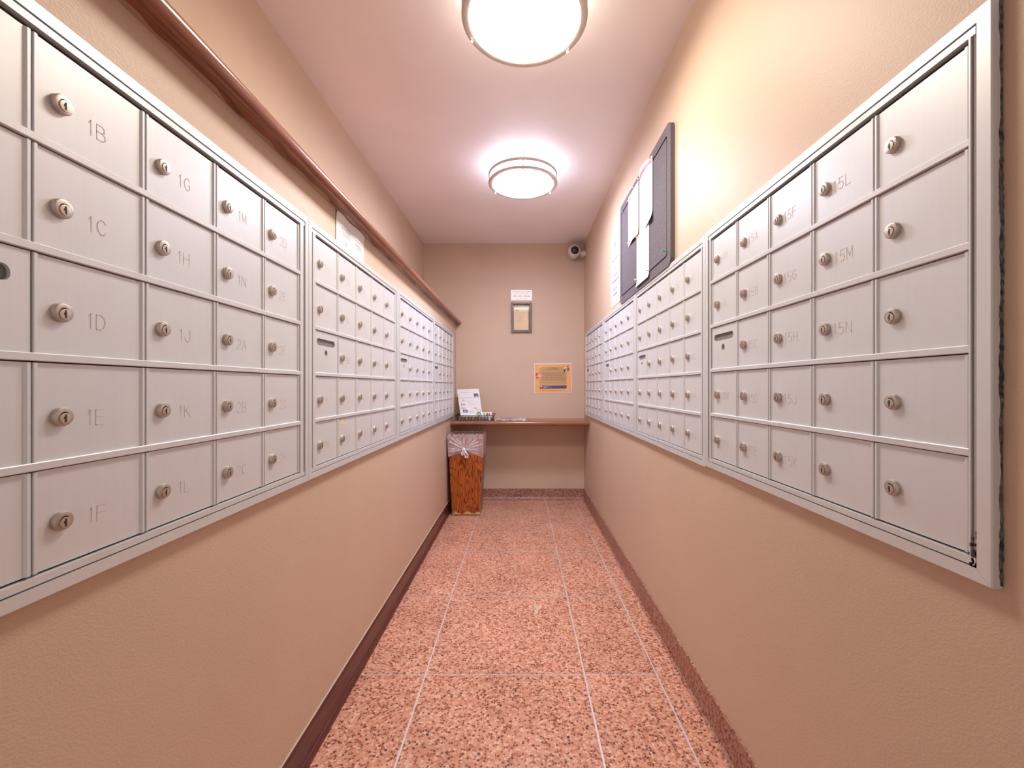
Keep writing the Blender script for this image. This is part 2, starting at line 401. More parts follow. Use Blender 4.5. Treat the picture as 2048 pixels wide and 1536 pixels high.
# floor: terrazzo panels between zinc dividers
fl = MB().box(XU-0.12, Y0, -0.06, XR+0.12, YB+0.12, -0.012).build('floor', M['zinc']); struct(fl, 'salmon terrazzo floor with metal divider strips', 'floor')
xs = [XL, -0.361, 0.2427, 0.517, XR]
ys = [Y0] + [1.6306+0.6098*k for k in range(-4, 5) if 1.6306+0.6098*k < YB-0.05] + [YB]
hs = 0.003
for i in range(3):
    for j in range(len(ys)-1):
        MB().box(xs[i]+(hs if i else 0), ys[j]+(hs if j else 0), -0.012, xs[i+1]-hs, ys[j+1]-(hs if j < len(ys)-2 else 0), 0).build('terrazzo_panel', M['terrazzo'], fl)
MB().box(xs[3]+hs, Y0, -0.012, XR, YB, 0).build('terrazzo_border', M['terrazzo'], fl)
for x in xs[1:4]:
    MB().box(x-hs, Y0, -0.012, x+hs, YB, 0.0004).build('divider_strip', M['zinc'], fl)
for y in ys[1:-1]:
    MB().box(XL, y-hs*0.75, -0.012, xs[3]-hs, y+hs*0.75, 0.0003).build('divider_strip', M['zinc'], fl)
# thin, half-clear pale spot with a ragged outline on the terrazzo
pts = []
for i in range(26):
    t = 2*PI*i/26; rad = 0.014+0.008*math.sin(3*t+1)+0.005*random.random(); pts.append((0.083+rad*1.0*math.cos(t), 2.125+rad*2.4*math.sin(t)))
m_spot = film('pale_floor_spot', 0.55, (0.92, 0.80, 0.68), 0.4); 
MB().add([(x, y, 0.0006) for x, y in pts], [tuple(range(26))]).build('pale_spot', m_spot, fl)
# baseboards
bb = MB().prism([(XL, 0), (XL, 0.098), (XL+0.006, 0.098), (XL+0.010, 0.090), (XL+0.010, 0.022), (XL+0.014, 0.019), (XL+0.018, 0.012), (XL+0.020, 0.0)], sweepY, Y0, YB-0.03).build('baseboard_left', M['baseboard'])
struct(bb, 'dark mahogany wooden baseboard along the left wall', 'baseboard')
MB().box(XL, Y0, 0.098, XL+0.004, YB-0.03, 0.1005).build('caulk_line', M['caulk'], bb)
def cove(h, th, r, n=7):
    p = [(0, 0), (0, h), (th, h)]
    for i in range(n+1):
        t = PI/2*i/n; p.append((th+r-r*math.cos(t), r-r*math.sin(t)))
    return p
o = MB().prism(cove(0.104, 0.007, 0.012), lambda p, q, t: (XR-p, t, q), Y0, YB).build('baseboard_right', M['terrazzo_base'], smooth=True)
struct(o, 'brown terrazzo cove base along the right wall', 'baseboard')
o = MB().prism(cove(0.102, 0.010, 0.035), lambda p, q, t: (t, YB-p, q), XL, XR-0.007).build('baseboard_back', M['terrazzo_base'], smooth=True)
struct(o, 'brown terrazzo cove base under the end wall', 'baseboard')
# wooden ledge cap on the thick left wall
zc = H+0.601; rn = 0.0185; xn = -0.574
prof = [(XU, zc), (xn-rn, zc)] + [(xn-rn+rn*math.sin(t), zc+rn-rn*math.cos(t)) for t in [PI*i/10 for i in range(1, 10)]] + [(xn-rn, zc+2*rn), (XU, zc+2*rn)]
mb = MB(); mb.prism(prof, sweepY, Y0, YB)
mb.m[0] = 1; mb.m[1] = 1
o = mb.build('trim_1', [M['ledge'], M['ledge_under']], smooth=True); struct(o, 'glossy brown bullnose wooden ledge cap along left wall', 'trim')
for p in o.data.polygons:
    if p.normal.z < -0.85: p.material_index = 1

# ================================================================== CEILING LAMPS
def lamp(x, y, rot, spec, label):
    zc = ceil_z(y)
    t = empty('ceiling_lamp', (x, y, zc), rot); tag(t, label, 'ceiling lamp', 'round ceiling lamps')
    idn = lambda a, b, h: (a, b, h)
    MB().lathe([(0.0, -0.0005), (0.17, -0.0005), (0.17, -0.018), (0.0, -0.018)], idn, 40).build('base_plate', M['cam_white'], t, smooth=True)
    e = emitter('glowing_diffuser', *spec); e2 = emitter('glowing_diffuser_side', spec[0], spec[1]*LAMP_SIDE)
    MB().lathe([(0.165, -0.014), (0.186, -0.016), (0.188, -0.1), (0.186, -0.107), (0.175, -0.114), (0.13, -0.119), (0.06, -0.122), (0.001, -0.123)], idn, 48).build('diffuser', [e, e2], t, smooth=True)
    for p in [c_ for c_ in t.children if c_.name.startswith('diffuser')][0].data.polygons: p.material_index = 1 if p.center.z > -0.105 else 0
    for z, r1, r2, hh in ((-0.105, 0.190, 0.2155, 0.008), (-0.056, 0.196, 0.2155, 0.0095)):
        MB().lathe([(r1, z-hh*0.7), (r1+0.004, z-hh), (r2-0.005, z-hh), (r2, z-hh*0.3), (r2, z+hh*0.5), (r2-0.004, z+hh), (r1+0.002, z+hh), (r1, z+hh*0.5), (r1, z-hh*0.7)], idn, 64).build('ring', M['metal_ring'], t, smooth=True)
    for k in range(3):
        an = -PI/2+2*PI*k/3; px, py = 0.206*math.cos(an), 0.206*math.sin(an)
        p = MB().tube([(px, py, -0.001), (px, py, -0.114)], 0.0034).build('post', M['metal_ring'], t, smooth=True)
        MB().lathe([(0.0004, -0.124), (0.0035, -0.1225), (0.005, -0.119), (0.0035, -0.1155), (0.001, -0.114)], lambda a, b, h: (px+a, py+b, h), 12).build('finial', M['white_plastic'], p, smooth=True)
    return t
lamp(0.014, 1.479, math.radians(8), LAMP_NEAR, 'round ceiling lamp nearer the viewer, glowing warm white')
lamp(0.015, 2.70, 0.0, LAMP_FAR, 'round ceiling lamp nearer the end wall, glowing cool white')

# ================================================================== MAILBOXES
STROKE = {
 '0': [[(.5, 1), (.15, .85), (0, .5), (.15, .15), (.5, 0), (.85, .15), (1, .5), (.85, .85), (.5, 1)]],
 '1': [[(.25, .8), (.6, 1), (.6, 0)]],
 '2': [[(.05, .78), (.2, .95), (.5, 1), (.85, .9), (.95, .7), (.8, .5), (0, 0), (1, 0)]],
 '3': [[(.05, .85), (.4, 1), (.8, .92), (.9, .73), (.75, .56), (.4, .52)], [(.4, .52), (.8, .46), (.95, .25), (.8, .06), (.4, 0), (.03, .14)]],
 '4': [[(.75, 0), (.75, 1), (0, .3), (1, .3)]],
 '5': [[(.9, 1), (.2, 1), (.1, .55), (.5, .63), (.85, .52), (.97, .3), (.8, .07), (.45, 0), (.03, .12)]],
 '6': [[(.85, .92), (.5, 1), (.15, .8), (0, .4), (.12, .1), (.5, 0), (.88, .1), (.98, .32), (.85, .54), (.5, .6), (.15, .5), (.02, .35)]],
 '7': [[(0, 1), (1, 1), (.35, 0)]],
 '8': [[(.5, .53), (.15, .63), (.08, .78), (.2, .95), (.5, 1), (.8, .95), (.92, .78), (.85, .63), (.5, .53), (.12, .42), (0, .24), (.15, .05), (.5, 0), (.85, .05), (1, .24), (.88, .42), (.5, .53)]],
 '9': [[(.15, .08), (.5, 0), (.85, .2), (1, .6), (.88, .9), (.5, 1), (.12, .9), (.02, .68), (.15, .46), (.5, .4), (.85, .5), (.98, .65)]],
 'A': [[(0, 0), (.5, 1), (1, 0)], [(.2, .36), (.8, .36)]],
 'B': [[(0, 0), (0, 1), (.6, 1), (.85, .88), (.85, .65), (.6, .53), (0, .53)], [(.6, .53), (.95, .4), (.95, .14), (.65, 0), (0, 0)]],
 'C': [[(.97, .8), (.75, .97), (.45, 1), (.12, .8), (0, .5), (.12, .2), (.45, 0), (.75, .03), (.97, .2)]],
 'D': [[(0, 0), (0, 1), (.5, 1), (.85, .82), (1, .5), (.85, .18), (.5, 0), (0, 0)]],
 'E': [[(.95, 1), (0, 1), (0, 0), (.95, 0)], [(0, .52), (.8, .52)]],
 'F': [[(.95, 1), (0, 1), (0, 0)], [(0, .52), (.8, .52)]],
 'G': [[(.95, .8), (.75, .97), (.45, 1), (.12, .8), (0, .5), (.12, .2), (.45, 0), (.8, .06), (.97, .25), (.97, .45), (.55, .45)]],
 'H': [[(0, 0), (0, 1)], [(1, 0), (1, 1)], [(0, .52), (1, .52)]],
 'J': [[(.9, 1), (.9, .25), (.7, .03), (.4, 0), (.1, .1), (0, .3)]],
 'K': [[(0, 0), (0, 1)], [(.95, 1), (0, .4)], [(.3, .6), (1, 0)]],
 'L': [[(0, 1), (0, 0), (.9, 0)]],
 'M': [[(0, 0), (0, 1), (.5, .25), (1, 1), (1, 0)]],
 'N': [[(0, 0), (0, 1), (1, 0), (1, 1)]],
}
def engraving(code, hgt=0.0215):
    mb = MB(); x = 0.0; ww = hgt*0.62
    for ch in code:
        cw = ww*(0.62 if ch == '1' else 1.0)
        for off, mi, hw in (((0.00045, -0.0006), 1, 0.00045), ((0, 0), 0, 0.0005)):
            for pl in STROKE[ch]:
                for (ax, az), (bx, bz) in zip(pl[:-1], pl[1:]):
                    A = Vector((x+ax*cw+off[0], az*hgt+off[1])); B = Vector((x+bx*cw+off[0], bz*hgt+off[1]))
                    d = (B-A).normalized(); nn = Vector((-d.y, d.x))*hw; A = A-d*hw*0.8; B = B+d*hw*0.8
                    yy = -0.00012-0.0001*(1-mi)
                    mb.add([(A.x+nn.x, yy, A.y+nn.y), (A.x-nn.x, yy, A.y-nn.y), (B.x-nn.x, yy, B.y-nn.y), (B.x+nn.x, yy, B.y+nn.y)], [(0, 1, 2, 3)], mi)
        x += cw+hgt*0.24
    wtot = x-hgt*0.24
    mb.v = [(vx-wtot/2, vy, vz-hgt/2) for vx, vy, vz in mb.v]
    me = bpy.data.meshes.new('engraved_number'); me.from_pydata(mb.v, [], mb.f)
    me.materials.append(M['engrave_dark']); me.materials.append(M['engrave_light'])
    for p, mi in zip(me.polygons, mb.m): p.material_index = mi
    return me
RP = 0.1397; BAR = 0.0105; FB = 0.0185; GR = 0.0025; IN = 0.0102; UH = 5*RP+2*(FB+GR+IN)
YD = -0.008; YBD = -0.0108; YIN = -0.0128; YF = -0.0140
DH = RP-BAR+0.0002
def door_mesh(p):
    wd = p-0.0022
    pr = [(0, -.003), (0, -.0098), (.0009, YBD), (.0046, YBD), (.0068, YD), (wd-.0068, YD), (wd-.0046, YBD), (wd-.0009, YBD), (wd, -.0098), (wd, -.003)]
    return MB().prism(pr, lambda a, b, t: (a, b, t), 0, DH).mesh('door', M['door'])
def slot_door_mesh(p):
    wd = p-0.0022
    slot = rr(.014, DH-.043, wd-.021, DH-.0225, .009, 5)
    hole = [(wd*.47+.0098*math.cos(2*PI*i/20), DH*.5+.0098*math.sin(2*PI*i/20)) for i in range(20)]
    return plate_hole([(0, 0), (wd, 0), (wd, DH), (0, DH)], [slot, hole], YD-0.001, -.003, -.0035).mesh('door', M['door'])
def lock_mesh():
    mb = MB(); f = lambda a, b, h: (a, -h, b)
    mb.lathe([(.0128, 0), (.0129, .0046), (.0119, .0066), (.0112, .0069), (.0066, .0070)], f, 24, 0)
    g = lambda a, b, h: (a, -h, b-.0022)
    mb.lathe([(.0072, .0070), (.0072, .0082), (.0062, .0084), (.0003, .0084)], g, 18, 1)
    mb.box(-.0011, -.0087, -.0072, .0011, -.0083, .0030, 2)
    mb.box(-.0024, -.0088, -.0028, .0011, -.0083, -.0002, 2)
    return mb.mesh('lock', [M['nickel'], M['nickel_core'], M['keyhole']], smooth=True)
LOCK = lock_mesh()
KEYL = MB().lathe([(.0097, .0036), (.0075, .006), (.0003, .006)], lambda a, b, h: (a, -h, b), 18, 0).box(-.0016, -.0064, -.006, .0016, -.006, .004, 1).mesh('key_cylinder', [M['brass'], M['keyhole']], smooth=True)
seq = [f'{fl_}{l}' for fl_ in (1, 2, 3, 4, 5, 6, 7, 8, 9, 10, 11, 12, 14, 15) for l in 'ABCDEFGHJKLMN'][1:]   # starts with 1B
def mailbox(name, wall, u0, u1, gs, p, z0, codes, dm, sm, fu, fz, label, gap=False):
    """u measured along the wall as seen left to right; u0 world Y of the left end, gs offset of the door grid"""
    W = abs(u1-u0)
    t = empty('mailbox_unit', (on_left if wall == LEFT else on_right)(u0, z0), wall)
    tag(t, label, 'mailbox unit', 'banks of grey apartment mailboxes')
    MB().box(0.002, -0.003, 0.002, W-0.002, -0.0002, UH-0.002).build('back_panel', M['recess'], t)
    # mitred outer frame, slightly rounded outer edge
    cor = [(0, 0), (W, 0), (W, UH), (0, UH)]
    cin = [(FB, FB), (W-FB, FB), (W-FB, UH-FB), (FB, UH-FB)]
    e = 0.0015
    co2 = [(e, e), (W-e, e), (W-e, UH-e), (e, UH-e)]
    for k in range(4):
        q = (k+1) % 4; g_ = 0.00018
        mb = MB()
        def P(c, y): return (c[0], y, c[1])
        ring = [(cor, -0.0003), (cor, YF+e), (co2, YF), (cin, YF), (cin, -0.003)]
        vs = []
        for cc, y in ring:
            A, B = Vector(cc[k]), Vector(cc[q]); d = (B-A).normalized()*g_
            vs += [P(A+d, y), P(B-d, y)]
        n = len(ring); fs = [(2*i, 2*i+1, 2*i+3, 2*i+2) for i in range(n-1)] + [tuple(range(0, 2*n, 2)), tuple(range(2*n-1, 0, -2))]
        mb.add(vs, fs).build('frame_rail', M['frame'], t)
    gz0 = FB+GR+IN; gz1 = gz0+5*RP; gx1 = gs+5*p
    # inner surround
    for nm, x0, za, x1, zb in (('inner_rail', FB+GR, FB+GR, W-FB-GR, gz0), ('inner_rail', FB+GR, gz1, W-FB-GR, UH-FB-GR),
                               ('inner_stile', FB+0.009, gz0, gs-0.0012, gz1), ('inner_stile', gx1+0.0012, gz0, W-FB-0.009, gz1)):
        MB().box(x0, YIN, za, x1, -0.003, zb).build(nm, M['frame'], t)
    for x0 in (FB+0.0035, W-FB-0.0075):
        MB().tube([(x0+0.002, -0.0085, gz0), (x0+0.002, -0.0085, gz1)], 0.0024, 8).build('hinge_strip', M['strip'], t, smooth=True)
    for r in range(1, 5):
        z = gz1-r*RP
        pr = [(-0.003, z-BAR/2), (YIN+0.001, z-BAR/2), (YIN, z-BAR/2+0.001), (YIN, z+BAR/2-0.001), (YIN+0.001, z+BAR/2), (-0.003, z+BAR/2)]
        MB().prism(pr, lambda a, b_, tt: (tt, a, b_), gs-0.001, gx1+0.001).build('shelf_bar', M['frame'], t)
    k = 0
    for c in range(5):
        for r in range(5):
            x = gs+c*p+0.0011; z = gz1-(r+1)*RP+BAR/2-0.002
            if c == 0 and r == 2:
                d = put('outgoing_mail_door', sm, t, (x, 0, z)); d['label'] = 'door with a wide mail slot and brass lock'
                wd = p-0.0022
                MB().box(0.008, -0.0042, DH-0.050, wd-0.014, -0.0031, DH-0.016).build('slot_back', M['slot'], d)
                put('key_cylinder', KEYL, d, (wd*.47, 0, DH*.5))
                continue
            d = put('door', dm, t, (x, 0, z))
            put('lock', LOCK, d, (fu*p, YD, DH/2-fz)).rotation_euler = (0, random.uniform(-.06, .06), 0)
            code = codes[k] if k < len(codes) else None; k += 1
            if code:
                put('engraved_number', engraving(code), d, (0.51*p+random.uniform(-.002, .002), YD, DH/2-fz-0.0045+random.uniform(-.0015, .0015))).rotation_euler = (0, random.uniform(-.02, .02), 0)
    return t
PL, PR = 0.164, 0.157
DL, SL, DR, SR = door_mesh(PL), slot_door_mesh(PL), door_mesh(PR), slot_door_mesh(PR)
ZL = H-0.275+(0.765-UH)/2; ZR = H-0.262+(0.756-UH)/2
q = [None, None, None, None]+seq
units_l = [(0.333, 1.2445, 0.046), (1.2455, 2.156, 0.0445), (2.157, 3.053, 0.046), (3.054, 3.95, 0.035)]
LBL = ['bank of grey metal mailboxes nearest the viewer on the left wall, numbered 1B to 2H',
       'grey mailbox bank on left wall below the paper notice, second from the viewer',
       'third bank of grey mailboxes from the viewer along the left wall',
       'farthest bank of grey mailboxes on the left wall, above the black tray']
RBL = ['bank of grey metal mailboxes nearest the viewer on the right wall, numbered to 15N',
       'grey mailbox bank right under the bulletin board, second from the viewer on the right',
       'third bank of grey mailboxes from the viewer along the right wall',
       'farthest bank of grey mailboxes on the right wall, touching the end corner']
pos = 0
for i, (u0, u1, gs) in enumerate(units_l):
    mailbox('mailbox_unit', LEFT, u0, u1, gs, PL, ZL, q[pos:pos+24], DL, SL, 0.205, 0.0065, LBL[i]); pos += 24
units_r = [(1.4055, 0.5510, 0.0385), (2.2695, 1.4065, 0.040), (3.1405, 2.2705, 0.0457), (4.02, 3.1415, 0.0484)]
for i in (3, 2, 1, 0):
    u0, u1, gs = units_r[i]
    un = mailbox('mailbox_unit', RIGHT, u0, u1, gs, PR, ZR+(0.0045 if i == 0 else 0), q[pos:pos+24], DR, SR, 0.23, 0.004, RBL[i]); pos += 24
    if i == 0:
        W = u0-u1
        # crumbling filler in the gap behind the near edge of the frame
        mb = MB(); n = 130; pv = None
        vs = []; fs = []
        for k in range(n+1):
            z = 0.004+(UH-0.008)*k/n; d = 0.0004+0.0022*random.random()*(0.5+0.5*math.sin(k*0.11+2*math.sin(k*0.043))); yy = -0.0018-0.0012*random.random()-0.002*abs(math.sin(k*0.083+math.sin(k*0.31)))
            vs += [(W-0.001, -0.0002, z), (W+d, -0.0004, z), (W+d*0.7, yy, z), (W-0.001, yy-0.001, z)]
        for k in range(n):
            for s in range(4): fs.append((k*4+s, k*4+(s+1) % 4, k*4+4+(s+1) % 4, k*4+4+s))
        fs += [(0, 1, 2, 3), (4*n, 4*n+1, 4*n+2, 4*n+3)]
        g = mb.add(vs, fs).build('gap_filler', M['foam'], un); g['label'] = 'crumbling dark filler along the frame edge'
        mb = MB()
        for k in range(26):
            x = W-FB-0.001-random.random()**1.5*0.010; z = FB+0.001+random.random()**2*0.045; s = 0.0009+random.random()*0.002
            mb.box(x-s*0.5, YIN-0.0001, z-s, x+s*0.5, YIN+0.004, z+s*1.6)
        mb.build('grime_marks', M['grime'], un)
# ================================================================== SHELF AND WHAT STANDS ON IT
zt = H-0.309; th = 0.043; yf = 3.83; r_ = th/2
prof = [(YB, zt-th), (yf+r_, zt-th)] + [(yf+r_-r_*math.sin(t), zt-r_-r_*math.cos(t)) for t in [PI*i/10 for i in range(1, 10)]] + [(yf+r_, zt), (YB, zt)]
sh = empty('wall_shelf', (0, YB, zt-th)); tag(sh, 'glossy brown bullnose shelf spanning the end wall', 'shelf')
o = MB().prism(prof, lambda p, q_, t: (t, p-YB, q_-zt+th), XL+0.001, XR-0.001).build('shelf_board', M['ledge'], sh, smooth=True)
MB().box(XL+0.001, -0.02, -0.045, XR-0.001, -0.0005, -0.0005).build('wall_cleat', M['wall'], sh)
# black wire tray
tx0, tx1, ty0, ty1, tz, thh = -0.566, -0.262, 3.862, 4.12, zt, 0.048
t = empty('wire_tray', ((tx0+tx1)/2, (ty0+ty1)/2, tz)); tag(t, 'black wire mesh letter tray on the left end of the shelf', 'tray')
cx, cy = (tx0+tx1)/2, (ty0+ty1)/2; bw, bd = (tx1-tx0)/2, (ty1-ty0)/2; fl2 = 0.022
def ringpts(dx, z): return [(-bw-dx, -bd-dx*0.4, z), (bw+dx, -bd-dx*0.4, z), (bw+dx, bd+dx*0.4, z), (-bw-dx, bd+dx*0.4, z), (-bw-dx, -bd-dx*0.4, z)]
mb = MB()
for i in range(4):
    mb.tube([ringpts(fl2, thh)[i], ringpts(fl2, thh)[i+1]], 0.0032, 6)
mb.build('rim', M['black'], t, smooth=True)
mb = MB()
for i in range(4):
    mb.tube([ringpts(0, 0.004)[i], ringpts(0, 0.004)[i+1]], 0.0035, 6)
mb.build('base_wire', M['black'], t, smooth=True)
for side in range(4):
    mb = MB(); A0, B0 = Vector(ringpts(0, 0.004)[side]), Vector(ringpts(0, 0.004)[side+1]); A1, B1 = Vector(ringpts(fl2, thh)[side]), Vector(ringpts(fl2, thh)[side+1])
    n = 26
    for k in range(n+1):
        mb.tube([A0.lerp(B0, k/n), A1.lerp(B1, k/n)], 0.0008, 3, caps=False)
    for k in range(1, 5):
        mb.tube([A0.lerp(A1, k/5), B0.lerp(B1, k/5)], 0.0008, 3, caps=False)
    mb.build('mesh_side', M['black'], t)
mb = MB()
for k in range(24): mb.tube([(-bw+2*bw*k/23, -bd, 0.003), (-bw+2*bw*k/23, bd, 0.003)], 0.0008, 3, caps=False)
mb.build('mesh_bottom', M['black'], t)
# leaflets lying in the tray
def leaflet(name, x, y, z, w_, d_, h_, rz, m_, label, pics=None):
    t = empty(name, (x, y, z), rz); tag(t, label, 'leaflet')
    MB().box(-w_/2, -d_/2, 0, w_/2, d_/2, h_).build('pages', M['paper'], t)
    MB().box(-w_/2, -d_/2, h_, w_/2, d_/2, h_+0.0006).build('cover', m_, t)
    return t
leaflet('leaflet_stack', cx, cy+0.012, tz+0.0042, 0.279, 0.20, 0.028, 0.03, M['paper'], 'pad of white leaflets lying flat in the wire tray')
# picture leaflet standing just behind the front mesh
t = empty('picture_leaflet', (cx-0.01, cy-bd+0.012, tz+0.0045)); tag(t, 'leaflet with a row of orange pictures seen through the tray front', 'leaflet')
MB().box(-0.135, 0, 0, 0.135, 0.002, 0.036).build('page', M['ink_dark'], t)
cols = ['ink_orange', 'ink_orange', 'orange', 'ink_orange', 'orange', 'red', 'lime', 'ink_brown', 'ink']
for k, cn in enumerate(cols):
    x = -0.122+k*0.0295
    poly(circ(x+0.004, 0.020, 0.011, 14, 0.010) if k < 6 else [(x-.008, .006), (x+.012, .006), (x+.012, .032), (x-.008, .032)], M[cn], t, -0.0006)
    poly([(x-.010, .004), (x-.004, .004), (x+.002, .012), (x-.006, .014)], M['paper2'], t, -0.0004)
# flyer leaning on the end wall
def quad_sheet(P, material, name, label, cat, bow=0.0):
    """P: bl, br, tr, tl world corners. returns (object, map(u,v,off))"""
    bl, br, tr, tl = [Vector(p) for p in P]; nrm = (br-bl).cross(tl-bl).normalized()
    if nrm.y > 0: nrm = -nrm
    def mp_(u, v, off=0.0):
        return bl*(1-u)*(1-v)+br*u*(1-v)+tr*u*v+tl*(1-u)*v + nrm*(off+bow*math.sin(PI*v))
    vs = []; fs = []; n = 8
    for s in (0, 1):
        for j in range(n+1): vs += [mp_(0, j/n, 0.0004*(1-2*s)) - bl, mp_(1, j/n, 0.0004*(1-2*s)) - bl]
    k = 2*(n+1)
    for j in range(n): fs += [(2*j, 2*j+1, 2*j+3, 2*j+2), (k+2*j, k+2*j+2, k+2*j+3, k+2*j+1), (2*j, 2*j+2, k+2*j+2, k+2*j), (2*j+1, k+2*j+1, k+2*j+3, 2*j+3)]
    fs += [(0, k, k+1, 1), (k-2, k-1, 2*k-1, 2*k-2)]
    o = MB().add(vs, fs).build(name, material, None, bl); tag(o, label, cat)
    return o, (lambda u, v, off=0.0009: mp_(u, v, off)-bl)
def qbar(o, f, u0, v0, u1, v1, m_, name='printed_lines', off=0.0009, n=1):
    return MB().add([f(u0, v0, off), f(u1, v0, off), f(u1, v1, off), f(u0, v1, off)], [(0, 1, 2, 3)]).build(name, m_, o)
def qpoly(o, f, pts, m_, name='printed_picture', off=0.001):
    return MB().add([f(u, v, off) for u, v in pts], [tuple(range(len(pts)))]).build(name, m_, o)
def qtext(o, f, body, u, v, size, m_, sx=1.0, name='lettering', rot=0.0):
    tm = text(body, size, m_, o, 0, 0, 0, name=name, sx=sx, rot=rot)
    for vv in tm.data.vertices: vv.co = f(u+vv.co.x, v+vv.co.z, 0.0011)
    return tm
def W3(px, py, y): return ((px-1041)/860*y, y, H-(py-773)/860*y)
fy, f_ = quad_sheet([W3(921.5, 832.5, 3.95), W3(965, 832.5, 3.95), W3(957.5, 777.5, 4.10), W3(914, 779, 4.10)], M['paper'], 'flyer', 'white internet offer flyer propped upright in the wire tray', 'flyer')
fy['label'] = 'white printed flyer propped upright in the wire tray'
for v in (0.86, 0.885): qbar(fy, f_, 0.10, v, 0.55 if v > .87 else 0.72, v+0.008, M['ink'])
qbar(fy, f_, 0.02, 0.665, 0.98, 0.672, M['navy'], 'blue_rule')
qpoly(fy, f_, [(.74, .69), (.94, .69), (.94, .82), (.73, .83)], M['blue'], 'laptop_picture'); qpoly(fy, f_, [(.79, .68), (.90, .68), (.88, .73), (.82, .73)], M['paper'], off=.0013)
for v, s in ((.57, '19'), (.42, '40'), (.275, '60')):
    qtext(fy, f_, s, .21, v, .11, M['ink_dark'], 1.15)
    qbar(fy, f_, .30, v-.03, .33, v-.02, M['ink'])
for k in range(7): qbar(fy, f_, .40, .585-.031*k, (.78, .66, .58, .7, .74, .95, .85)[k], .590-.031*k, M['ink'])
qbar(fy, f_, .095, .25, .118, .37, M['ink_dark'], 'side_lettering'); qbar(fy, f_, .095, .385, .118, .49, M['ink_dark'], 'side_lettering')
qtext(fy, f_, 'FREE', .73, .275, .085, M['ink_dark'], 1.0)
qpoly(fy, f_, [(.13, .135), (.35, .135), (.35, .225), (.13, .225)], M['navy'], 'blue_box'); qbar(fy, f_, .17, .165, .30, .195, M['paper2'], off=.0013)
qbar(fy, f_, .40, .185, .74, .20, M['yellow'], 'yellow_rule')
for k in range(3): qbar(fy, f_, .40, .155-.022*k, (.64, .68, .6)[k], .163-.022*k, M['ink'])
qpoly(fy, f_, [(.85+.115*math.cos(a_), .075+.085*math.sin(a_)) for a_ in [2*PI*i/24 for i in range(24)]], M['teal'], 'ornament_picture')
qpoly(fy, f_, [(.85+.07*math.cos(a_), .055+.04*math.sin(a_)) for a_ in [2*PI*i/14 for i in range(14)]], M['lime'], off=.0013)
rp = [(.88+.075*math.cos(a_), .2+.06*math.sin(a_)) for a_ in [2*PI*i/20 for i in range(20)]]; ri = [(.88+.06*math.cos(a_), .2+.047*math.sin(a_)) for a_ in [2*PI*i/20 for i in range(20)]]
MB().add([f_(u, v, .0012) for u, v in rp+ri], [(i, (i+1) % 20, 20+(i+1) % 20, 20+i) for i in range(20)]).build('ornament_ring', M['ink_dark'], fy)
for k in range(2): qbar(fy, f_, .15, .022-.01*k, .55, .027-.01*k, M['ink'])
cdq, c_ = quad_sheet([W3(961, 833, 3.98), W3(983, 833.5, 3.98), W3(984, 824, 4.03), W3(961, 824.5, 4.03)], M['paper'], 'postcard', 'small white card with three colour pictures behind the flyer', 'card')
for k, (u, cn) in enumerate(((.28, 'lime'), (.52, 'ink_dark'), (.72, 'red'))):
    qpoly(cdq, c_, [(u, .1), (u+.15, .1), (u+.15, .78), (u, .78)], M[cn])
# magazine lying on the shelf
mg = empty('magazine', (-0.09, 3.985, zt+0.0003), math.radians(-3)); tag(mg, 'folded glossy magazine lying flat on the shelf', 'magazine')
pr = [(-0.135, -0.108), (0.14, -0.10), (0.13, 0.10), (-0.12, 0.10)]
MB().prism(pr, lambda p, q_, tt: (p, q_, tt), 0.0, 0.010).build('pages', M['paper'], mg)
MB().prism([(p*1.01, q_*1.01) for p, q_ in pr], lambda p, q_, tt: (p, q_, tt), 0.010, 0.0115).build('cover', M['paper2'], mg)
for pts, cn in (([(-.125, -.10), (-.03, -.085), (.09, .05), (.07, .09), (-.11, .09)], 'ink_purple'), ([(-.12, -.10), (-.06, -.10), (-.05, -.06), (-.10, -.055)], 'yellow'),
                ([(-.03, -.10), (.11, -.095), (.12, -.07), (0, -.07)], 'ink_dark'), ([(.095, .0), (.125, .0), (.122, .08), (.1, .08)], 'ink_orange'), ([(-.01, -.1), (.02, -.1), (.03, -.08), (.0, -.08)], 'yellow')):
    MB().add([(x, y, 0.0119+(0.0002 if cn != 'ink_purple' else 0)) for x, y in pts], [tuple(range(len(pts)))]).build('cover_picture', M[cn], mg)
x = -0.128
for k in range(11):
    wd_ = random.uniform(.008, .026); MB().box(x, -.1095, random.uniform(.0005, .003), x+wd_, -.1085, random.uniform(.006, .0098)).build('page_edge_print', M[('ink_orange', 'ink_dark', 'ink_purple', 'yellow')[k % 4]], mg, rot=(0, 0, math.radians(1.6))); x += wd_+random.uniform(.001, .009)
    if x > .105: break

# ================================================================== WASTE BIN
bx, by = -0.462, 3.766; hb, ht, bh = 0.1188, 0.1475, 0.668
t = empty('waste_bin', (bx, by, 0)); tag(t, 'tall wood-grain waste bin with tied clear plastic liner', 'waste bin')
bt = 0.006
for k in range(4):
    R_ = Matrix.Rotation(k*PI/2, 4, 'Z'); mb = MB()
    P = [(-hb, -hb, 0.008), (hb, -hb, 0.008), (ht, -ht, bh), (-ht, -ht, bh), (-hb+bt, -hb+bt, 0.008), (hb-bt, -hb+bt, 0.008), (ht-bt, -ht+bt, bh), (-ht+bt, -ht+bt, bh)]
    mb.add([R_ @ Vector(p) for p in P], [(0, 1, 2, 3), (4, 7, 6, 5), (0, 4, 5, 1), (3, 2, 6, 7), (0, 3, 7, 4), (1, 5, 6, 2)])
    mb.build('side_panel', M['oak'] if k in (0, 2) else M['bin_side'], t)
MB().box(-hb+0.003, -hb+0.003, 0, hb-0.003, hb-0.003, 0.012).build('bottom', M['black'], t)
mb = MB()
